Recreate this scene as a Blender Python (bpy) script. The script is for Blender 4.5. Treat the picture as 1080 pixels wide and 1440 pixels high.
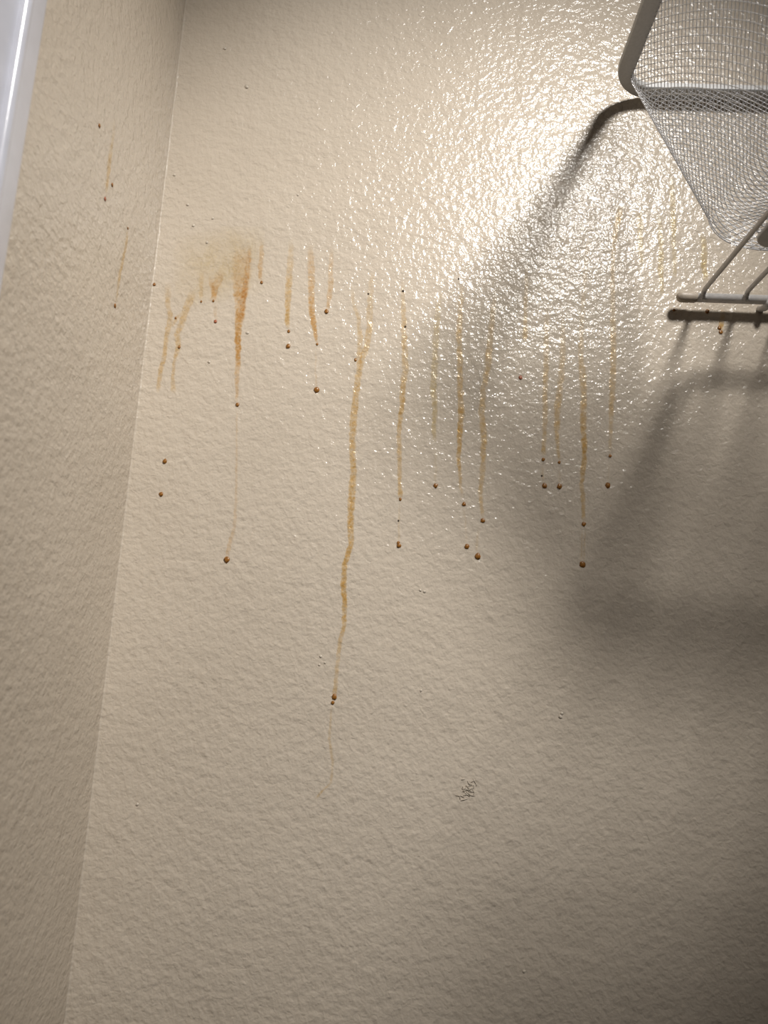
import bpy, bmesh, math, random
from mathutils import Vector, Matrix, noise

random.seed(7)
for o in list(bpy.data.objects):
    bpy.data.objects.remove(o, do_unlink=True)
scene = bpy.context.scene
COL = scene.collection

# ------------------------------------------------------------------ camera
W, H, F = 1080.0, 1440.0, 1040.0              # frame and focal length in pixels
up = Vector((280, -5420, 1040)).normalized()  # world up in image axes (right, down, forward)
nrm = Vector((25, 201, 1040))                 # direction into the back wall
nrm = (nrm - up * nrm.dot(up)).normalized()
rgt = nrm.cross(up).normalized()
AX = (rgt, nrm, up)                           # world x, y, z in image axes
def to_world(v):
    return Vector((v.dot(AX[0]), v.dot(AX[1]), v.dot(AX[2])))
D = 0.440
CAM_Z = 1.50
def ray(px, py):
    return to_world(Vector((px - W / 2, py - H / 2, F)))
def corner_offset(px, py):
    r = ray(px, py); return r.x * D / r.y
CAM = Vector((-(corner_offset(262, 0) + corner_offset(90, 1440)) / 2, -D, CAM_Z))
def on_back(px, py, off=0.0):                 # point on the back wall (plane y = -off)
    r = ray(px, py); t = (-off - CAM.y) / r.y
    return CAM + r * t
def on_left(px, py, off=0.0):                 # point on the left wall (plane x = off)
    r = ray(px, py); t = (off - CAM.x) / r.x
    return CAM + r * t
def on_level(px, py, z):
    r = ray(px, py); t = (z - CAM.z) / r.z
    return CAM + r * t

cd = bpy.data.cameras.new('camera')
cam = bpy.data.objects.new('camera', cd); COL.objects.link(cam)
cx, cy, cz = to_world(Vector((1, 0, 0))), to_world(Vector((0, -1, 0))), to_world(Vector((0, 0, -1)))
m = Matrix((cx, cy, cz)).transposed().to_4x4(); m.translation = CAM
cam.matrix_world = m
cd.sensor_fit = 'VERTICAL'; cd.sensor_height = 36.0; cd.lens = 36.0 * F / H
cd.clip_start = 0.005; cd.clip_end = 50
cd.dof.use_dof = True; cd.dof.focus_distance = 0.46; cd.dof.aperture_fstop = 9.0
scene.camera = cam

# ------------------------------------------------------------------ light
wd = bpy.data.worlds.new('world'); scene.world = wd; wd.use_nodes = True
bg = wd.node_tree.nodes['Background']
bg.inputs['Color'].default_value = (0, 0, 0, 1); bg.inputs['Strength'].default_value = 0.0   # closed room: all light comes from its lamp

LIGHT = Vector((CAM.x + 0.375, -0.77, CAM.z + 0.84))
AIM = on_back(520, 590)
ld = bpy.data.lights.new('ceiling_lamp_right_offscreen', 'SPOT')   # the room's one lamp: rim, rod and shelf shadows all point back to it
ld.energy = 66; ld.color = (1.0, 0.965, 0.925); ld.shadow_soft_size = 0.08
ld.spot_size = math.radians(41); ld.spot_blend = 1.0
lo = bpy.data.objects.new('ceiling_lamp_right_offscreen', ld); COL.objects.link(lo)
lo.location = LIGHT
lo.rotation_euler = (AIM - LIGHT).to_track_quat('-Z', 'Y').to_euler()

vs = scene.view_settings
scene.display_settings.display_device = 'sRGB'
vs.view_transform = 'Standard'; vs.look = 'None'; vs.exposure = 0.0; vs.gamma = 1.0
vs.use_curve_mapping = False

# ------------------------------------------------------------------ helpers
def mat_new(name):
    mt = bpy.data.materials.new(name); mt.use_nodes = True
    nt = mt.node_tree
    return mt, nt, nt.nodes['Principled BSDF']
def N(nt, t, **kw):
    n = nt.nodes.new(t)
    for k, v in kw.items():
        if k in n.inputs: n.inputs[k].default_value = v
        else: setattr(n, k, v)
    return n
def mesh_obj(name, verts, faces, mt, parent=None, smooth=True, origin=None):
    me = bpy.data.meshes.new(name)
    if origin is not None: verts = [tuple(Vector(v) - origin) for v in verts]
    me.from_pydata([tuple(v) for v in verts], [], faces); me.update()
    if smooth: me.polygons.foreach_set('use_smooth', [True] * len(me.polygons))
    me.materials.append(mt)
    o = bpy.data.objects.new(name, me); COL.objects.link(o)
    if parent is not None: o.parent = parent
    return o
def empty(name, loc=(0, 0, 0)):
    o = bpy.data.objects.new(name, None); COL.objects.link(o); o.location = loc
    o.empty_display_size = 0.02
    return o
def tag(o, label, cat, group=None):
    o['label'] = label; o['category'] = cat
    if group: o['group'] = group
    return o
def struct(o, label=None):
    o['kind'] = 'structure'
    if label: o['label'] = label
    return o
def box_mesh(name, lo_, hi_, mt, parent=None):
    (x0, y0, z0), (x1, y1, z1) = lo_, hi_
    v = [(x0,y0,z0),(x1,y0,z0),(x1,y1,z0),(x0,y1,z0),(x0,y0,z1),(x1,y0,z1),(x1,y1,z1),(x0,y1,z1)]
    f = [(0,3,2,1),(4,5,6,7),(0,1,5,4),(1,2,6,5),(2,3,7,6),(3,0,4,7)]
    return mesh_obj(name, v, f, mt, parent, smooth=False)
def tube(pts, r, n=10, caps=True, r_end=None):
    """verts, faces of a round tube along a polyline"""
    V, Fc = [], []
    pts = [Vector(p) for p in pts]
    ref = None
    for i, p in enumerate(pts):
        d = (pts[min(i + 1, len(pts) - 1)] - pts[max(i - 1, 0)]).normalized()
        if ref is None:
            ref = Vector((0, 0, 1)) if abs(d.z) < 0.9 else Vector((1, 0, 0))
        a = (ref - d * ref.dot(d)).normalized(); b = d.cross(a); ref = a
        rr = r[i] if isinstance(r, (list, tuple)) else r
        for k in range(n):
            t = 2 * math.pi * k / n
            V.append(p + (a * math.cos(t) + b * math.sin(t)) * rr)
    for i in range(len(pts) - 1):
        for k in range(n):
            Fc.append((i*n+k, i*n+(k+1)%n, (i+1)*n+(k+1)%n, (i+1)*n+k))
    if caps:
        Fc.append(tuple(reversed(range(n)))); Fc.append(tuple(range((len(pts)-1)*n, len(pts)*n)))
    return V, Fc

# ------------------------------------------------------------------ materials
def wall_paint(name, strength=1.0):
    mt, nt, p = mat_new(name)
    tc = N(nt, 'ShaderNodeTexCoord')
    # colour: beige eggshell paint, faint mottling
    n0 = N(nt, 'ShaderNodeTexNoise', Scale=9.0, Detail=3.0, Roughness=0.5)
    nt.links.new(tc.outputs['Object'], n0.inputs['Vector'])
    cr = N(nt, 'ShaderNodeValToRGB')
    cr.color_ramp.elements[0].position = 0.3; cr.color_ramp.elements[0].color = (0.560, 0.487, 0.395, 1)
    cr.color_ramp.elements[1].position = 0.7; cr.color_ramp.elements[1].color = (0.600, 0.524, 0.428, 1)
    nt.links.new(n0.outputs['Fac'], cr.inputs['Fac']); nt.links.new(cr.outputs['Color'], p.inputs['Base Color'])
    p.inputs['Roughness'].default_value = 0.175
    p.inputs['Specular IOR Level'].default_value = 0.27
    # relief: roller stipple (orange peel) at two sizes plus wide waviness
    n1 = N(nt, 'ShaderNodeTexNoise', Scale=340.0, Detail=2.5, Roughness=0.5, Distortion=0.3)
    n2 = N(nt, 'ShaderNodeTexNoise', Scale=150.0, Detail=2.0, Roughness=0.5)
    n3 = N(nt, 'ShaderNodeTexNoise', Scale=18.0, Detail=1.0)
    v1 = N(nt, 'ShaderNodeTexVoronoi', Scale=200.0); v1.feature = 'SMOOTH_F1'
    for n in (n1, n2, n3, v1): nt.links.new(tc.outputs['Object'], n.inputs['Vector'])
    def mul(a, k):
        q = N(nt, 'ShaderNodeMath', operation='MULTIPLY'); nt.links.new(a, q.inputs[0]); q.inputs[1].default_value = k; return q.outputs[0]
    def add(a, b):
        q = N(nt, 'ShaderNodeMath', operation='ADD'); nt.links.new(a, q.inputs[0]); nt.links.new(b, q.inputs[1]); return q.outputs[0]
    h = add(add(mul(n1.outputs['Fac'], 0.75), mul(n2.outputs['Fac'], 0.9)),
            add(mul(n3.outputs['Fac'], 1.5), mul(v1.outputs['Distance'], -0.35)))
    b = N(nt, 'ShaderNodeBump', Strength=1.0, Distance=0.00082 * strength)
    nt.links.new(h, b.inputs['Height']); nt.links.new(b.outputs['Normal'], p.inputs['Normal'])
    return mt
M_WALL = wall_paint('beige_wall_paint')
def plain(name, col, rough=0.5, metal=0.0, bump=0.0, bscale=200.0, spec=0.5, vary=0.06):
    mt, nt, p = mat_new(name)
    tc = N(nt, 'ShaderNodeTexCoord')
    n0 = N(nt, 'ShaderNodeTexNoise', Scale=bscale, Detail=3.0)
    nt.links.new(tc.outputs['Object'], n0.inputs['Vector'])
    cr = N(nt, 'ShaderNodeValToRGB')
    cr.color_ramp.elements[0].position = 0.3; cr.color_ramp.elements[1].position = 0.7
    cr.color_ramp.elements[0].color = (*[c * (1 - vary) for c in col], 1)
    cr.color_ramp.elements[1].color = (*[min(1, c * (1 + vary)) for c in col], 1)
    nt.links.new(n0.outputs['Fac'], cr.inputs['Fac']); nt.links.new(cr.outputs['Color'], p.inputs['Base Color'])
    p.inputs['Roughness'].default_value = rough; p.inputs['Metallic'].default_value = metal
    p.inputs['Specular IOR Level'].default_value = spec
    if bump:
        b = N(nt, 'ShaderNodeBump', Strength=1.0, Distance=bump)
        nt.links.new(n0.outputs['Fac'], b.inputs['Height']); nt.links.new(b.outputs['Normal'], p.inputs['Normal'])
    return mt
M_TRIM = plain('white_trim_paint', (0.66, 0.67, 0.74), 0.16, bump=0.00006, bscale=60)
M_CEIL = plain('ceiling_paint', (0.75, 0.72, 0.66), 0.9, bump=0.0006, bscale=150)
M_FLOOR = plain('floor_vinyl', (0.30, 0.25, 0.20), 0.5, bscale=12, vary=0.2)
M_VINYL = plain('white_vinyl_coating', (0.62, 0.60, 0.58), 0.33, bump=0.00012, bscale=260)
M_CAP = plain('yellowed_cap_plastic', (0.45, 0.385, 0.31), 0.45, bump=0.0002, bscale=300)
M_RIM = plain('grey_rim_powder_coat', (0.42, 0.415, 0.405), 0.42, bscale=700, bump=0.00002)
M_MESH = plain('silver_mesh_wire', (0.52, 0.52, 0.53), 0.30, metal=0.45, bscale=400)
M_LAMP = plain('lamp_metal', (0.7, 0.7, 0.68), 0.35)
M_BEAD = plain('dried_amber_droplet', (0.27, 0.115, 0.022), 0.30, bscale=900, vary=0.35)
M_BEAD_RED = plain('dried_russet_droplet', (0.36, 0.12, 0.06), 0.35, bscale=900, vary=0.3)
M_SPECK = plain('dark_speck', (0.05, 0.035, 0.025), 0.6)

def film(name, tint):
    """dried see-through film: tints whatever lies under it, thicker film tints more"""
    mt, nt, p = mat_new(name)
    nt.nodes.remove(p)
    out = [n for n in nt.nodes if n.type == 'OUTPUT_MATERIAL'][0]
    tr = N(nt, 'ShaderNodeBsdfTransparent')
    at = N(nt, 'ShaderNodeAttribute'); at.attribute_name = 'film_depth'
    tc = N(nt, 'ShaderNodeTexCoord')
    nz = N(nt, 'ShaderNodeTexNoise', Scale=620.0, Detail=3.0, Roughness=0.6)
    nt.links.new(tc.outputs['Object'], nz.inputs['Vector'])
    mr = N(nt, 'ShaderNodeMapRange'); mr.inputs['From Min'].default_value = 0.32; mr.inputs['From Max'].default_value = 0.68
    mr.inputs['To Min'].default_value = 0.35; mr.inputs['To Max'].default_value = 1.3
    nt.links.new(nz.outputs['Fac'], mr.inputs['Value'])
    mu = N(nt, 'ShaderNodeMath', operation='MULTIPLY'); mu.use_clamp = True
    nt.links.new(at.outputs['Fac'], mu.inputs[0]); nt.links.new(mr.outputs['Result'], mu.inputs[1])
    mx = N(nt, 'ShaderNodeMix', data_type='RGBA')
    mx.inputs['A'].default_value = (1, 1, 1, 1); mx.inputs['B'].default_value = (*tint, 1)
    for s in mx.inputs:
        if s.type == 'RGBA' and s.name == 'A': s.default_value = (1, 1, 1, 1)
        if s.type == 'RGBA' and s.name == 'B': s.default_value = (*tint, 1)
    nt.links.new(mu.outputs[0], mx.inputs[0])
    outc = [s for s in mx.outputs if s.type == 'RGBA'][0]
    nt.links.new(outc, tr.inputs['Color'])
    nt.links.new(tr.outputs[0], out.inputs['Surface'])
    return mt
M_FILM = film('amber_film', (0.885, 0.72, 0.44))
M_FILM_OLIVE = film('olive_film', (0.80, 0.68, 0.36))
M_FILM_ROSE = film('russet_film', (0.87, 0.67, 0.41))

# ------------------------------------------------------------------ the room
RX, RY, RZ = 2.0, -1.9, CAM_Z + 0.95
# back wall: slab whose left border rolls into the corner as a small uneven paint fillet
V, Fc = [], []
zs = [i * 0.004 for i in range(int(RZ / 0.004) + 2)]
NA = 6
for z in zs:
    r = 0.0009 + 0.0005 * noise.noise(Vector((0, 3.1, z * 45))) + 0.0006 * max(-0.5, noise.noise(Vector((5, 0, z * 150))))
    V.append((RX, 0, z))
    for k in range(NA + 1):
        a = math.pi / 2 * k / NA
        V.append((r - r * math.sin(a), -r + r * math.cos(a), z))
    V.append((-0.02, -r, z))
n = NA + 3
for i in range(len(zs) - 1):
    for k in range(n - 1):
        Fc.append((i*n+k, (i+1)*n+k, (i+1)*n+k+1, i*n+k+1)[::-1])
b0 = len(V)
V += [(-0.02, 0.08, 0), (RX, 0.08, 0), (RX, 0.08, zs[-1]), (-0.02, 0.08, zs[-1])]
Fc.append((b0, b0+1, b0+2, b0+3)[::-1])
wall_back = struct(mesh_obj('wall_back', V, Fc, M_WALL), 'beige stippled wall with brown drip stains')
wall_left = struct(box_mesh('wall_left', (-0.10, RY, 0), (0.0, -0.0006, RZ), M_WALL), 'beige stippled side wall beside the white casing')
wall_right = struct(box_mesh('wall_right', (RX, RY, 0), (RX + 0.1, 0.08, RZ), M_WALL))
wall_front = struct(box_mesh('wall_front', (-0.1, RY - 0.1, 0), (RX + 0.1, RY, RZ), M_WALL))
floor = struct(box_mesh('floor', (-0.1, RY, -0.08), (RX + 0.1, 0.08, 0.0), M_FLOOR))
ceiling = struct(box_mesh('ceiling', (-0.1, RY, RZ), (RX + 0.1, 0.08, RZ + 0.08), M_CEIL))

# white door casing on the left wall (moulded profile run up the wall)
ye = on_left(36, 200, 0.014).y                 # casing border nearest the corner
prof = [(0.0, 0), (0.0125, 0), (0.0138, -0.0004), (0.0142, -0.0014), (0.0142, -0.0122), (0.0144, -0.0130)]
for q in range(13):                              # round bead of the moulding
    a = math.radians(100 - 200 * q / 12); prof.append((0.0148 + 0.0026 * math.cos(a), -0.0155 + 0.0026 * math.sin(a)))
prof += [(0.0140, -0.0187), (0.0137, -0.021), (0.0130, -0.026), (0.0120, -0.034), (0.0112, -0.046),
        (0.0118, -0.050), (0.0118, -0.056), (0.0105, -0.058), (0.0, -0.058)]
prof = [(x, ye + y) for x, y in prof]
V, Fc = [], []
for z in (0.0, 2.03):
    V += [(x, y, z) for x, y in prof]
k = len(prof)
for i in range(k): Fc.append((i, (i+1) % k, k + (i+1) % k, k + i)[::-1])
Fc += [tuple(range(k)), tuple(range(2*k-1, k-1, -1))]
casing = struct(mesh_obj('trim_1', V, Fc, M_TRIM), 'white moulded door casing on the side wall')
casing.modifiers.new('split', 'EDGE_SPLIT').split_angle = math.radians(35)
# the closed door that the casing frames, beyond the picture
yj = ye - 0.058
door = struct(box_mesh('door_1', (-0.02, yj - 0.80, 0.008), (0.004, yj - 0.016, 2.02), M_TRIM), 'white door inside the casing')
for z0, z1 in ((0.25, 0.95), (1.10, 1.88)):
    for y0 in (yj - 0.70, yj - 0.36):
        box_mesh('panel', (0.002, y0, z0), (0.009, y0 + 0.24, z1), M_TRIM, door)
struct(box_mesh('trim_2', (0.0, yj - 0.016, 0.0), (0.010, yj, 2.02), M_TRIM), 'white door jamb strip beside the casing')

# paint nibs and the rough crumb patch in the back wall's paint
def lump(center, r, nrm_axis, mt, name, parent, flat=0.6, jit=0.3, seed=0):
    rnd = random.Random(seed)
    bm = bmesh.new(); bmesh.ops.create_icosphere(bm, subdivisions=2, radius=1.0)
    sc = [r, r, r]; sc[nrm_axis] = r * flat
    for v in bm.verts:
        d = 1 + jit * noise.noise(v.co * 1.3 + Vector((seed * 3.7, 0, 0)))
        v.co = Vector((v.co.x * sc[0], v.co.y * sc[1], v.co.z * sc[2])) * d
    me = bpy.data.meshes.new(name); bm.to_mesh(me); bm.free()
    me.polygons.foreach_set('use_smooth', [True] * len(me.polygons)); me.materials.append(mt)
    o = bpy.data.objects.new(name, me); COL.objects.link(o)
    if parent: o.parent = parent
    o.location = center if parent is None else Vector(center) - parent.location
    return o
M_NIB = plain('paint_nib_beige', (0.575, 0.51, 0.42), 0.3)
for i, (px, py, r) in enumerate([(347, 122, 3.2), (316, 68, 2.6), (245, 246, 2.0), (264, 288, 2.2), (299, 307, 2.0),
        (272, 317, 2.4), (419, 274, 1.8), (348, 468, 2.4), (291, 341, 2.2), (294, 509, 2.0), (451, 923, 1.8), (457, 932, 1.6),
        (449, 935, 1.6), (591, 830, 1.8), (597, 832, 1.8), (788, 1008, 2.6), (790, 1003, 2.0), (592, 971, 1.8), (193, 1131, 2.0), (737, 1366, 2.0)]):
    lump(on_back(px, py, 0.0001), r / 2360, 1, M_NIB, 'paint_nib', wall_back, 0.4, 0.5, i)
V, Fc = [], []
rnd = random.Random(3)
for i in range(34):
    a, q = rnd.uniform(0, 6.28), rnd.gauss(0, 1)
    px, py = 657 + rnd.gauss(0, 5.0), 1112 + rnd.gauss(0, 7.0)
    c = on_back(px, py, 0.0002)
    dx, dz = math.cos(a) * rnd.uniform(0.0008, 0.0022), math.sin(a) * rnd.uniform(0.0005, 0.0016)
    tv, tf = tube([c - Vector((dx, 0, dz)), c + Vector((0, -0.0001, 0)), c + Vector((dx, 0, dz))], [0.0001, 0.0002, 0.0001], 5)
    k = len(V); V += tv; Fc += [tuple(j + k for j in f) for f in tf]
rp = mesh_obj('crumb_patch', V, Fc, M_NIB, wall_back); rp['kind'] = 'stuff'; rp['label'] = 'small patch of rough paint crumbs'

# ------------------------------------------------------------------ ceiling spotlight (real fixture, out of the picture)
mid = LIGHT
spot = tag(empty('ceiling_spotlight', (mid.x, mid.y, RZ)), 'single-headed metal spotlight fixed to the ceiling', 'lamp')
org = Vector(spot.location)
tv, tf = tube([(mid.x - 0.16, mid.y, RZ - 0.012), (mid.x + 0.16, mid.y, RZ - 0.012)], 0.0135, 16)
mesh_obj('mounting_bar', tv, tf, M_LAMP, spot, True, org)
for P_, A_ in ((LIGHT, AIM),):
    d = (A_ - P_).normalized()
    hb = P_ - d * 0.06
    tv, tf = tube([(P_.x, P_.y, RZ - 0.012), (P_.x, P_.y, (RZ + hb.z) / 2), hb], 0.006, 12)
    mesh_obj('stem', tv, tf, M_LAMP, spot, True, org)
    tv, tf = tube([hb - d * 0.02, hb, hb + d * 0.03, hb + d * 0.056], [0.03, 0.055, 0.082, 0.086], 28, caps=False)
    tf.append(tuple(reversed(range(28))))
    mesh_obj('shade', tv, tf, M_LAMP, spot, True, org)

# ------------------------------------------------------------------ wire shelf
ROD_OFF = 0.0095
pR = on_back(1000, 419, ROD_OFF)
ROD_Z = pR.z
X0 = on_back(951, 417, ROD_OFF).x
XE = 1.45
SH_D = 0.305                                     # shelf depth
shelf = tag(empty('wire_shelf', (X0, -ROD_OFF, ROD_Z)), 'white vinyl-coated wire shelf with its back rod along the stained wall', 'shelf')
so = Vector(shelf.location)
def shelf_part(name, pts, r, mt=M_VINYL, n=12):
    tv, tf = tube(pts, r, n); return mesh_obj(name, tv, tf, mt, shelf, True, so)
RR = 0.0029
rod = shelf_part('back_rod', [(X0 + 0.010, -ROD_OFF, ROD_Z), (XE, -ROD_OFF, ROD_Z)], RR, n=16)
pts, rs = [], []
for t in (0.02, 0.25, 0.5, 0.75, 1.0):           # domed end cap
    a = t * math.pi / 2
    pts.append((X0 + RR * 1.18 * (1 - math.cos(a)), -ROD_OFF, ROD_Z)); rs.append(RR * 1.18 * math.sin(a))
pts += [(X0 + 0.0115, -ROD_OFF, ROD_Z), (X0 + 0.0125, -ROD_OFF, ROD_Z)]; rs += [RR * 1.15, RR * 1.01]
cap = shelf_part('end_cap', pts, rs, M_CAP, 16); cap['label'] = 'yellowed rounded end cap'; cap.parent = rod
WR = 0.00150
xw0 = on_back(986, 416, ROD_OFF).x
ya = -ROD_OFF - RR - 0.0004
yf = -ROD_OFF - SH_D
tv, tf = tube([(0, ya + 0.0006, ROD_Z - 0.0012), (0, ya - 0.0002, ROD_Z + 0.0004), (0, ya - 0.0014, ROD_Z + 0.0018), (0, ya - 0.0036, ROD_Z + 0.0025), (0, ya - 0.007, ROD_Z + 0.0026),
               (0, yf + 0.006, ROD_Z + 0.0026), (0, yf + 0.001, ROD_Z + 0.001), (0, yf - 0.0015, ROD_Z - 0.006), (0, yf - 0.0015, ROD_Z - 0.030)], WR, 10)
tv = [Vector(v) - Vector((0, so.y, so.z)) for v in tv]
dw = mesh_obj('deck_wire', tv, tf, M_VINYL, shelf)
dw.location.x = xw0 - so.x
SP = on_back(1046, 416, ROD_OFF).x - xw0
wires = [dw]
while xw0 + len(wires) * SP < XE - 0.005:
    c = dw.copy(); COL.objects.link(c); c.parent = shelf; c.location.x = xw0 + len(wires) * SP - so.x; wires.append(c)
for yy in (-ROD_OFF - SH_D * 0.62,):
    shelf_part('cross_rod', [(X0 + 0.006, yy, ROD_Z - 0.0015), (XE, yy, ROD_Z - 0.0015)], RR)
shelf_part('front_rod', [(X0 + 0.004, yf + 0.003, ROD_Z - 0.0028), (XE, yf + 0.003, ROD_Z - 0.0028)], RR)
shelf_part('lip_rod', [(X0 + 0.004, yf + 0.002, ROD_Z - 0.030), (XE, yf + 0.002, ROD_Z - 0.030)], RR)
# weld beads where the deck wires meet the back rod
wb = lump(Vector((0, ya + 0.0006 - so.y, -0.0005)), 0.0021, 1, M_VINYL, 'weld_bead', None, 0.8, 0.3, 50)
wb.parent = wires[0]
for wv in wires[1:12]:
    c = wb.copy(); COL.objects.link(c); c.parent = wv
# wall clips that hold the back rod
for xc in (on_back(1079, 428, ROD_OFF).x, 0.90, 1.32):
    tv, tf = tube([(xc, 0.001, ROD_Z - 0.001), (xc, -0.006, ROD_Z - 0.0035), (xc, -0.0105, ROD_Z - 0.0042), (xc, -0.0135, ROD_Z - 0.001)], [0.0022, 0.0022, 0.0020, 0.0012], 10)
    mesh_obj('wall_clip', tv, tf, M_VINYL, shelf, True, so)

# ------------------------------------------------------------------ mesh basket standing on the shelf
DECK = ROD_Z + 0.0026 + WR
pc = on_back(921, 141, 0.001)
RIM_Z = pc.z                                      # underside of the rim
RIM_T = 0.0045; RIM_W = 0.0108
bx0 = on_level(904.5, 2, RIM_Z).x                 # outer left side of the rim
by1 = -0.0012                                     # outer back side, against the wall
BW, BD = 0.40, 0.272
bx1, by0 = bx0 + BW, by1 - BD
basket = tag(empty('mesh_basket', ((bx0 + bx1) / 2, (by0 + by1) / 2, DECK)), 'silver wire mesh basket with flat grey rim standing on the wire shelf', 'basket')
bo = Vector(basket.location)
def rrect(x0, y0, x1, y1, r, nc):
    """rounded rectangle, nc points per corner"""
    out = []
    for (cx_, cy_, a0) in ((x1 - r, y1 - r, 0), (x0 + r, y1 - r, 90), (x0 + r, y0 + r, 180), (x1 - r, y0 + r, 270)):
        for k in range(nc):
            a = math.radians(a0 + 90 * k / (nc - 1)); out.append((cx_ + r * math.cos(a), cy_ + r * math.sin(a)))
    return out
# rim: beveled flat strip swept round
pr = [(0.0, 0.0012), (0.0004, 0.0004), (0.0014, 0.0), (RIM_W - 0.0006, 0.0), (RIM_W, 0.0006), (RIM_W, RIM_T - 0.0006), (RIM_W - 0.0006, RIM_T), (0.0014, RIM_T), (0.0004, RIM_T - 0.0004), (0.0, RIM_T - 0.0012)]
OR_ = 0.029; nc = 12
V, Fc = [], []
for (w, z) in pr:
    V += [(x, y, RIM_Z + z) for x, y in rrect(bx0 + w, by0 + w, bx1 - w, by1 - w, OR_ - w * 1.4, nc)]
L = 4 * nc
for i in range(len(pr)):
    j = (i + 1) % len(pr)
    for k in range(L): Fc.append((i*L+k, i*L+(k+1) % L, j*L+(k+1) % L, j*L+k))
rim = mesh_obj('rim', V, Fc, M_RIM, basket, True, bo); rim['label'] = 'flat grey rim with rounded corners'
es = rim.modifiers.new('split', 'EDGE_SPLIT'); es.split_angle = math.radians(35)

# wire mesh: diamonds, real strands
HB = RIM_Z + 0.001 - DECK - 0.0018
ZB = DECK + 0.0018
IN0 = RIM_W - 0.0015                             # inset of the mesh at the rim
TAPX, TAPY = 0.030, 0.030                        # taper of the sides
RB = 0.020                                       # rounding at the bottom
def profile(v):
    """(inset, z) along the side from the rim (0) to the flat bottom (1)"""
    sl = math.hypot(HB - RB, TAPX); arc = RB * 1.35
    s = v * (sl + arc)
    if s < sl:
        t = s / sl; return IN0 + TAPX * t, ZB + HB - (HB - RB) * t
    a = (s - sl) / arc * math.pi / 2
    return IN0 + TAPX + RB * (1 - math.cos(a)), ZB + RB - RB * math.sin(a)
def perim(ins, rad):
    return bx0 + ins, by0 + ins, bx1 - ins, by1 - ins, rad
def loop_point(s, ins, rad):
    x0, y0, x1, y1, r = perim(ins, rad)
    # fixed shares of s for the straight sides and corners keep strands aligned from row to row
    w, h = BW - 2 * 0.03, BD - 2 * 0.03; q = 0.038
    tot = 2 * (w + h) + 4 * q
    s = (s % 1.0) * tot
    segs = [('t', w), ('c', 90), ('l', h), ('c', 180), ('b', w), ('c', 270), ('r', h), ('c', 0)]
    for kind, val in segs:
        ln = q if kind == 'c' else val
        if s <= ln:
            t = s / ln
            if kind == 't': return (x1 - r + (x0 - x1 + 2 * r) * t, y1)
            if kind == 'l': return (x0, y1 - r + (y0 - y1 + 2 * r) * t)
            if kind == 'b': return (x0 + r + (x1 - x0 - 2 * r) * t, y0)
            if kind == 'r': return (x1, y0 + r + (y1 - y0 - 2 * r) * t)
            a = math.radians(val + 90 * t)
            cxy = {90: (x0 + r, y1 - r), 180: (x0 + r, y0 + r), 270: (x1 - r, y0 + r), 0: (x1 - r, y1 - r)}[val]
            return (cxy[0] + r * math.cos(a), cxy[1] + r * math.sin(a))
        s -= ln
    return (x1 - r, y1)
PITCH = 0.0056; WIRE = 0.00024
NP = int((2 * (BW + BD) - 8 * 0.03 + 4 * 0.038) / PITCH)
NR = int((math.hypot(HB - RB, TAPX) + RB * 1.35) / (PITCH / 2))
def strand_mesh(name, segs, mt, nrm_of):
    V, Fc = [], []
    for a, b in segs:
        d_ = (b - a)
        if d_.length < 1e-7: continue
        d_ = d_.normalized(); nn = nrm_of(a, b)
        e1 = nn * WIRE; e2 = d_.cross(nn).normalized() * WIRE
        k = len(V)
        a2, b2 = a - d_ * WIRE * 0.7, b + d_ * WIRE * 0.7
        V += [a2 + e1, a2 + e2, a2 - e1, a2 - e2, b2 + e1, b2 + e2, b2 - e1, b2 - e2]
        for q in range(4):
            Fc.append((k + q, k + (q + 1) % 4, k + 4 + (q + 1) % 4, k + 4 + q))
    return mesh_obj(name, V, Fc, mt, basket, True, bo)
rows = []
for j in range(NR + 1):
    ins, z = profile(j / NR)
    rad = 0.0115 + (j / NR) * 0.016
    off = 0.5 * (j % 2)
    row = []
    for i in range(NP):
        x, y = loop_point((i + off) / NP, ins, rad)
        w = 0.0006 * noise.noise(Vector((x * 14, y * 14, z * 14)))
        row.append(Vector((x + w, y + w, z)))
    rows.append(row)
segs = []
for j in range(NR):
    for i in range(NP):
        a = rows[j][i]
        if j % 2 == 0: bs = (rows[j+1][i], rows[j+1][(i - 1) % NP])
        else: bs = (rows[j+1][i], rows[j+1][(i + 1) % NP])
        segs += [(a, bs[0]), (a, bs[1])]
cen = Vector((bo.x, bo.y, ZB + HB * 0.6))
def side_n(a, b):
    v = (a + b) / 2 - cen; v = Vector((v.x / BW, v.y / BD, v.z / 0.4)); 
    d_ = (b - a).normalized(); v = v - d_ * v.dot(d_); return v.normalized()
ms = strand_mesh('mesh_side', segs, M_MESH, side_n); ms['kind'] = 'stuff'
# flat bottom
ib = IN0 + TAPX + RB
fx0, fy0, fx1, fy1 = bx0 + ib, by0 + ib, bx1 - ib, by1 - ib
rb = 0.0275 - RB * 0.3
def inside(x, y):
    qx = max(fx0 + rb - x, 0, x - fx1 + rb); qy = max(fy0 + rb - y, 0, y - fy1 + rb)
    return fx0 - 0.001 <= x <= fx1 + 0.001 and fy0 - 0.001 <= y <= fy1 + 0.001 and math.hypot(qx, qy) <= rb + 0.002
segs = []
nx, ny = int((fx1 - fx0) / PITCH) + 2, int((fy1 - fy0) / (PITCH / 2)) + 2
for j in range(ny):
    for i in range(-1, nx):
        off = 0.5 * (j % 2)
        a = Vector((fx0 + (i + off) * PITCH, fy0 + j * PITCH / 2, ZB))
        for sgn in (-0.5, 0.5):
            b = Vector((a.x + sgn * PITCH, a.y + PITCH / 2, ZB))
            if inside(a.x, a.y) and inside(b.x, b.y): segs.append((a, b))
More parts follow.
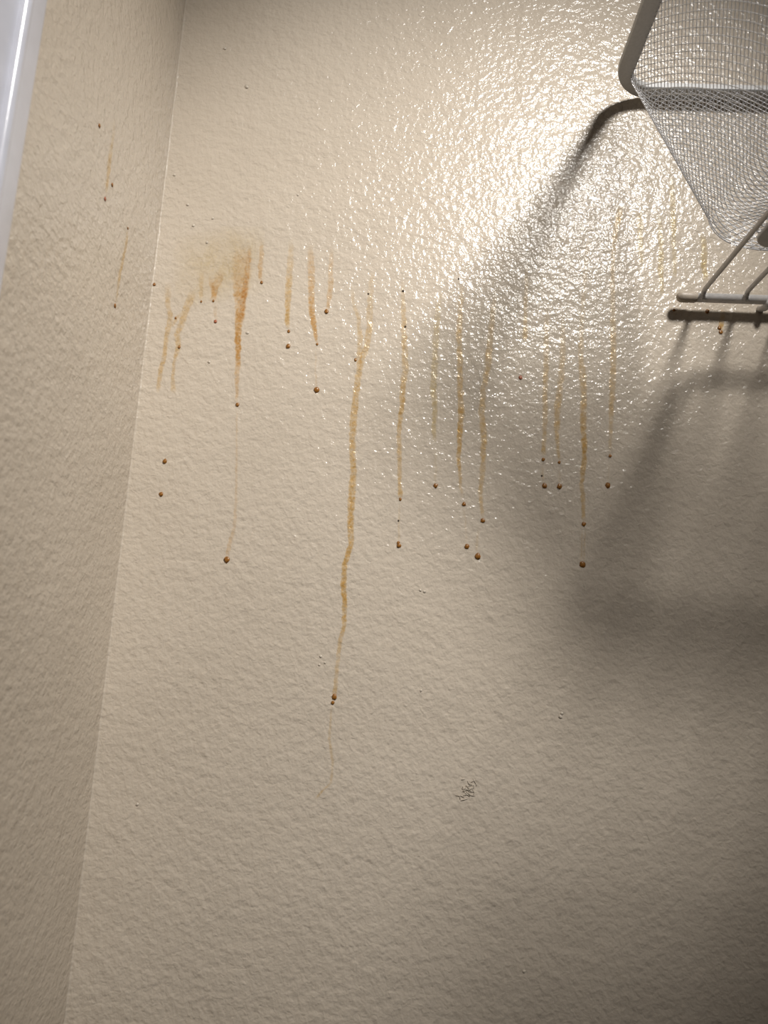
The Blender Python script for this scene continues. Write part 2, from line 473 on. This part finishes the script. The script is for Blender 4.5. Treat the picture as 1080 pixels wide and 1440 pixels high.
mb = strand_mesh('mesh_bottom', segs, M_MESH, lambda a, b: Vector((0, 0, -1))); mb['kind'] = 'stuff'
# flat grey base ring under the mesh bottom, resting on the deck wires
pf = on_level(1072, 326, DECK); pb = on_level(1095, 350, DECK)
ri = pf.x - bx0; rq = by1 - pb.y
rp_ = [(0.0, 0.0004), (0.0005, 0.0), (0.0058, 0.0), (0.0062, 0.0005), (0.0062, 0.0016), (0.0, 0.0016)]
V, Fc = [], []
for (w, z) in rp_:
    V += [(x, y, DECK + z) for x, y in rrect(bx0 + ri + w, by0 + rq + w, bx1 - ri - w, by1 - rq - w, 0.0125 - w * 0.95, nc)]
for i in range(len(rp_)):
    j = (i + 1) % len(rp_)
    for k in range(L): Fc.append((i*L+k, i*L+(k+1) % L, j*L+(k+1) % L, j*L+k))
base = mesh_obj('base_ring', V, Fc, M_VINYL, basket, True, bo); base['label'] = 'flat grey ring under the mesh bottom'
base.modifiers.new('split', 'EDGE_SPLIT').split_angle = math.radians(35)

# ------------------------------------------------------------------ drip stains
def resample(pts, step=2.5):
    out = []
    for i in range(len(pts) - 1):
        a, b = pts[i], pts[i + 1]
        n_ = max(1, int(math.hypot(b[0] - a[0], b[1] - a[1]) / step))
        for k in range(n_):
            t = k / n_; out.append([a[q] + (b[q] - a[q]) * t for q in range(4)])
    out.append(list(pts[-1])); return out
PROF = [(-1, 0.0, 0.0), (-0.72, 0.75, 0.6), (-0.35, 0.9, 0.95), (0, 0.95, 1.0), (0.35, 0.9, 0.95), (0.72, 0.75, 0.6), (1, 0.0, 0.0)]
def streak(pts, parent, origin, mt, seed, place, axis, name='streak'):
    P = resample(pts)
    V, Fc, Dn = [], [], []
    k = len(PROF)
    for i, (x, y, w, dn) in enumerate(P):
        jx = 0.9 * noise.noise(Vector((seed * 5.3, y * 0.09, 0))) + 0.95 * noise.noise(Vector((seed * 5.3, y * 0.27, 9)))
        jw = 1 + 0.35 * noise.noise(Vector((seed * 2.1, y * 0.16, 4)))
        jd = 1 + 0.45 * noise.noise(Vector((seed * 1.7, y * 0.11, 7)))
        hw = w * 0.72 * jw
        fade = min(1.0, i / 5.0) * min(1.0, (len(P) - 1 - i) / 3.0 + 0.15)
        for u, dd, hh in PROF:
            c = place(x + jx + u * hw, y, 0.00025)
            c[axis] += (-1 if axis == 1 else 1) * 0.00018 * hh
            V.append(c); Dn.append(max(0.0, dn * dd * jd * fade))
    for i in range(len(P) - 1):
        for q in range(k - 1): Fc.append((i*k+q, (i+1)*k+q, (i+1)*k+q+1, i*k+q+1))
    o = mesh_obj(name, V, Fc, mt, parent, True, origin)
    at = o.data.attributes.new('film_depth', 'FLOAT', 'POINT'); at.data.foreach_set('value', Dn)
    return o
def bead(px, py, r, parent, origin, place, axis, seed, mt=None, name='droplet'):
    c = place(px, py, 0.0002)
    s = (c - CAM).length / 0.44 / 2360
    o = lump(c, r * s, axis, mt or M_BEAD, name, None, 0.38, 0.4, seed)
    for v in o.data.vertices: v.co.z *= 1.15
    if parent is not None:
        o.parent = parent; o.location = c - origin
    return o
SEED = [100]
GRP = 'drip stains on the beige wall'
def drip(label, streaks, beads=(), left=False, mt=None, name='drip_stain', specks=()):
    place, axis = (on_left, 0) if left else (on_back, 1)
    mt = mt or M_FILM
    p0 = streaks[0][-1] if streaks else beads[0]
    org_ = place(p0[0], p0[1], 0.0)
    e = empty(name, org_); tag(e, label, 'stain', GRP)
    for s in streaks:
        SEED[0] += 1; streak(s, e, org_, mt, SEED[0], place, axis)
    for b in beads:
        SEED[0] += 1; bead(b[0], b[1], b[2], e, org_, place, axis, SEED[0], M_BEAD_RED if len(b) > 3 else None)
    for b in specks:
        SEED[0] += 1; bead(b[0], b[1], b[2], e, org_, place, axis, SEED[0], M_SPECK, 'speck')
    return e

drip('longest amber drip stain, two trails joining into one that reaches farthest down the wall',
     [[(526,378,5,.10),(522,401,6,.22),(520,432,7,.38),(520,460,7,.42),(515,490,7,.5),(508,508,7,.55),(504,530,7,.5),(500,560,7,.7),(497,590,8,.75),
       (495.5,623,7,.72),(497,661,7,.7),(495,695,8,.75),(493,730,7,.8),(493.6,764,6,.75),(485,793,6,.85),(483,821,6,.98),(485,848,5.5,.9),
       (484,881,5,.75),(478,902,4.5,.45),(474.5,932,4.5,.4),(472,963,4.5,.5),(470,978,5,.8)],
      [(495,402,4,.15),(498,426,4,.3),(505,451,5,.32),(507,479,6,.4),(505,504,6,.5),(504,520,5,.3)],
      [(467,990,2,.3),(466,1000,2,.25),(463,1039,3,.28),(468,1070,3,.28),(466,1100,3,.3),(453,1112,3,.38),(444,1123,4,.5)]],
     [(470,980,3.6),(468,988,2.3),(500,506,2.0)], specks=[(518,413,1.1)])
drip('wide funnel-shaped orange stain narrowing to a long faint trail with a brown droplet',
     [[(341,345,17,.16),(341,362,20,.28),(340,380,20,.36),(339,403,17,.5),(338,431,12,.7),(336,455,8.5,.95),(335,475,7,1.1),(335,500,6,.85),(334,520,6,.6),(333,545,4,.42),(333,565,3,.35)],
      [(352,343,4,.25),(350,365,5,.4),(346,395,6,.5),(342,425,6,.5),(338,450,5,.4)],
      [(333,575,2,.2),(333,640,2.5,.2),(332,700,3,.22),(330,740,4,.25),(324,760,5,.3),(319,784,4,.4)]],
     [(334,569,2.6),(319,787,3.8)], mt=M_FILM_ROSE)
drip('crooked thin amber stain running closest beside the wall corner',
     [[(237,395,8,.1),(235.5,425,6,.35),(240,445,6,.45),(237,459,6,.5),(233,481,5,.55),(231,503,5,.55),(226,520,5,.6),(223,542,5,.4),(222,552,3,.3)]])
drip('crooked forked amber stain between the corner and the funnel-shaped stain',
     [[(272,405,9,.18),(269,417,8,.4),(262,434,8,.5),(256,453,7,.5),(249,470,7,.5),(251,487,6,.5),(245,509,4,.5),(243,531,4,.35),(244,553,5,.4)],
      [(262,434,4,.2),(250,444,4,.4),(244,456,4,.35),(240,462,4,.3)]], [(252,488,1.8),(247,447,1.4)])
drip('short blotchy stain with a reddish droplet just left of the funnel-shaped stain',
     [[(311,375,9,.1),(308,392,9,.35),(302,404,9,.6),(301,414,7,.7),(300,423,6,.6)], [(303,426,4,.25),(303,438,4,.25),(304,450,4,.2)], [(296,385,6,.15),(297,400,5,.4),(300,408,5,.4)]],
     [(303,452,2.2,1),(300,423,1.6)], mt=M_FILM_ROSE)
drip('tiny faint dribble under the yellowed haze',
     [[(285,375,6,.15),(283,398,5,.3),(283,415,4,.25),(283,423,3,.3)]], [(283,424,1.5)])
drip('short thin stain just right of the funnel-shaped stain',
     [[(368,335,4,.15),(368,358,5,.42),(366,375,5,.5),(366,390,4,.6),(367,396,3,.5)]], [(368,397,2.0)], mt=M_FILM_ROSE)
drip('amber drip stain with one loose brown droplet right under its tip',
     [[(410,335,5,.08),(408,375,7,.38),(406,400,7,.52),(405,425,6,.6),(404,450,5.5,.85),(405,462,3,.6)]], [(406,466,2.0),(405,487,3.0)])
drip('amber drip stain with a faint trail to a droplet far below its tip',
     [[(436,340,6,.1),(438,375,8,.45),(438,400,7,.55),(438,430,7,.7),(441,455,6,.95),(444,470,4,.75),(446,484,3,.55)], [(445,490,2,.15),(444,520,2,.12),(445,545,3,.2)]],
     [(446,484,1.6),(445,548,3.8)], mt=M_FILM_ROSE)
drip('short pale drip stain curving to a small droplet at its tip',
     [[(467,345,4,.08),(465,380,5,.35),(465,405,6,.42),(462,425,5,.48),(460,437,3,.6)]], [(459,438,2.8)], mt=M_FILM_ROSE)
drip('amber drip stain with a dark speck at its pale top',
     [[(566,390,3,.12),(567,423,5,.3),(568,457,6,.4),(569,490,7,.45),(570.5,520,8,.52),(567,540,7,.65),(565.5,570,6,.75),(562,601,5,.65),(561,611,5,.5),(562,638,5,.5),(562,676,5,.5),(563,701,5,.7)],
      [(562,706,2,.2),(561,732,2,.18),(561,760,3,.25)]], [(563,702,2.0),(560,763,2.2),(561,767,3.2)], specks=[(567,409,1.5),(570,459,1.3),(560.5,732,1.2)])
drip('palest straight stain with a lone droplet below its ragged tip',
     [[(621,405,4,.08),(615,443,6,.24),(613,479,7,.3),(611,520,7,.36),(609.5,548,7,.42),(612,576,6,.42),(610,604,5,.42),(612,621,4,.3)], [(612,628,3,.12),(613,660,3,.1),(612,680,3,.15)]],
     [(612.5,683,3.0)], mt=M_FILM_OLIVE)
drip('amber drip stain trailing two spaced droplets under its tip',
     [[(650,392,4,.08),(648,432,6,.3),(645.5,465,7,.45),(647,507,6,.55),(647,545,7,.6),(649,582,7,.68),(647,601,6,.88),(646,634,5,.82),(644.6,640,5,.78),(646.5,661,4,.6),(648,684,3,.35),(651,700,3,.2)],
      [(653,712,2,.2),(655,740,2,.15),(656,764,2,.15)]], [(652.6,709,2.8),(656.5,768.5,3.4)], specks=[(645,392,1.0)])
drip('slanting amber drip stain that bends left then right above its droplets',
     [[(697,408,4,.08),(693,443,6,.3),(689,479,7,.4),(686,518,7,.52),(680,545,6,.46),(677.5,579,7,.52),(680,607,7,.62),(680.5,625,6,.62),(678,669,6,.5),(676,692,5,.45),(678,718,4,.42),(679,728,3,.4)],
      [(673,740,2,.1),(670.5,764,3,.25),(671,776,3,.25)]], [(679,732,3.0),(671.7,782,3.9)])
drip('short faint stain inside the rim shadow with a droplet lower down',
     [[(741,370,4,.1),(740,403,4,.22),(739,427,4,.26),(739,457,5,.42),(738.6,474,5,.6),(738,481,3,.3)]], [(732,531,2.5,1)])
drip('narrow amber stain beside a paler twin, droplet ending level with its neighbour',
     [[(770,430,5,.08),(768,487,6,.25),(768,513,6,.4),(767,547,6,.52),(766.6,580,6,.45),(765.6,613,5,.48),(764,640,5,.62)], [(764,650,2,.25),(763,665,3,.25),(765,680,3,.25)]],
     [(764,646,2.4),(765.6,683,3.4)], specks=[(762,669,1.3)])
drip('paler twin stain slanting left beside the narrow amber one',
     [[(792,440,5,.08),(791.6,473,6,.2),(791.6,500,7,.3),(789,533,7,.36),(784,573,7,.52),(783,603,6,.62),(784,623,4,.5),(786.6,650,3,.4)], [(787,655,2,.12),(787,680,3,.15)]],
     [(786.6,650,2.0),(787,684,3.4)], mt=M_FILM)
drip('boldest amber stain right of the twins, ending in a dark droplet lower than theirs',
     [[(828,330,5,.10),(824,370,5,.14),(819,440,5,.16),(816.6,500,6,.32),(820,530,8,.46),(821,560,7,.52),(820,593,7,.62),(822,627,6,.95),(821.6,647,6,.8),(818,680,5,.55),(820.6,713,5,.55),(821,733,4,.5)],
      [(819,740,1.6,.3),(818,765,1.6,.3),(817.5,788,2,.35)], [(823,740,1.6,.3),(822,765,1.6,.3),(820.5,788,2,.35)]],
     [(821,737,2.8),(819,793.5,4.0)])
drip('long stain starting highest, up in the glossy glare, droplet at its tip',
     [[(873,285,6,.2),(872,297,7,.45),(867,318,6,.4),(863,350,5,.28),(861.6,383,5,.28),(862,430,6,.25),(862.6,467,7,.32),(862.6,500,7,.42),(861.6,540,7,.48),(860,573,6,.48),(859,607,4,.38),(858,638,3,.3)],
      [(857,648,2,.12),(855,678,2,.15)]], [(858,641,2.2),(854.5,682.5,3.5)])
for lab, pts in (('faint stain in the glare, nearest the long high-starting stain', [(899,292,5,.15),(901,335,6,.35),(902,375,4,.15)]),
                 ('faint stain in the glare, running down to the shelf rod end', [(927,300,5,.12),(930,350,6,.35),(929,380,6,.4),(932,416,4,.2)]),
                 ('faint stain in the glare, close against the basket corner', [(944,245,5,.12),(947,310,6,.35),(949,390,4,.2)]),
                 ('faint stain under the basket, partly behind the first deck wire', [(987,325,6,.2),(991,350,7,.45),(990,375,7,.5),(993,396,5,.3)])):
    drip(lab, [pts], mt=M_FILM_OLIVE)
drip('blotchy orange drip just below the shelf back rod', [[(1016,430,5,.3),(1016,447,5,.5),(1014,457,6,.8),(1013,466,5,.8)]], [(1013.5,467,2.4),(1012,461,2.4)])
drip('dark dot in the shadow of the shelf rod', [[(994,432,4,.3),(994,440,4,.5)]], [(994.5,438,2.6)])
drip('small smear at the end of the shelf rod shadow', [[(947,432,5,.4),(948,438,6,.8),(949,444,4,.5)]], [(948,436,1.6)])
drip('thin brown streak with two droplets high on the side wall',
     [[(161,165,2,.12),(160,190,2.5,.2),(157,205,3,.35),(154,230,4,.5),(151,258,3,.55),(149,275,2,.2)]], [(158,260,2.4),(148,280,2.4,1)], left=True)
drip('thin brown streak ending in a droplet lower on the side wall',
     [[(180,321,2.5,.5),(178,340,2.5,.45),(175,355,3,.55),(168,390,3,.6),(166,405,2,.35),(163,425,2,.3)]], [(162,430,2.8),(180,321,1.5)], left=True)
def drop(label, px, py, r, left=False):
    place, axis = (on_left, 0) if left else (on_back, 1)
    SEED[0] += 1
    o = bead(px, py, r, None, None, place, axis, SEED[0], None, 'dried_droplet')
    tag(o, label, 'stain', 'loose dried droplets')
drop('upper of two loose brown droplets below the corner stains', 231.7, 648.5, 3.0)
drop('lower of two loose brown droplets below the corner stains', 226.6, 695, 2.8)
drop('loose brown droplet highest on the side wall', 140, 177, 2.4, True)
drop('loose brown droplet sitting in the wall corner', 203.5, 459, 2.8)
drop('small olive droplet beside the wall corner above the stains', 217, 400, 2.0)

# yellowed haze where the spray ran from
V, Fc, Dn = [], [], []
gx, gy = 44, 44
horg = on_back(290, 420)
for j in range(gy + 1):
    for i in range(gx + 1):
        u, v = i / gx, j / gy
        px, py = 222 + 150 * u, 318 + 125 * v
        V.append(on_back(px, py, 0.00018))
        e = max(0.0, 1 - ((u - 0.58) / 0.46) ** 2) * max(0.0, 1 - ((v - 0.45 - 0.25 * (0.5 - u)) / 0.45) ** 2)
        Dn.append(0.30 * e * (0.75 + 0.6 * noise.noise(Vector((px * 0.05, py * 0.03, 2)))))
for j in range(gy):
    for i in range(gx): Fc.append((j*(gx+1)+i, (j+1)*(gx+1)+i, (j+1)*(gx+1)+i+1, j*(gx+1)+i+1))
hz = mesh_obj('stain_haze', V, Fc, M_FILM_OLIVE, None, True, horg); hz.location = horg
at = hz.data.attributes.new('film_depth', 'FLOAT', 'POINT'); at.data.foreach_set('value', Dn)
tag(hz, 'broad pale yellow stain haze around the top of the funnel-shaped stain', 'stain')
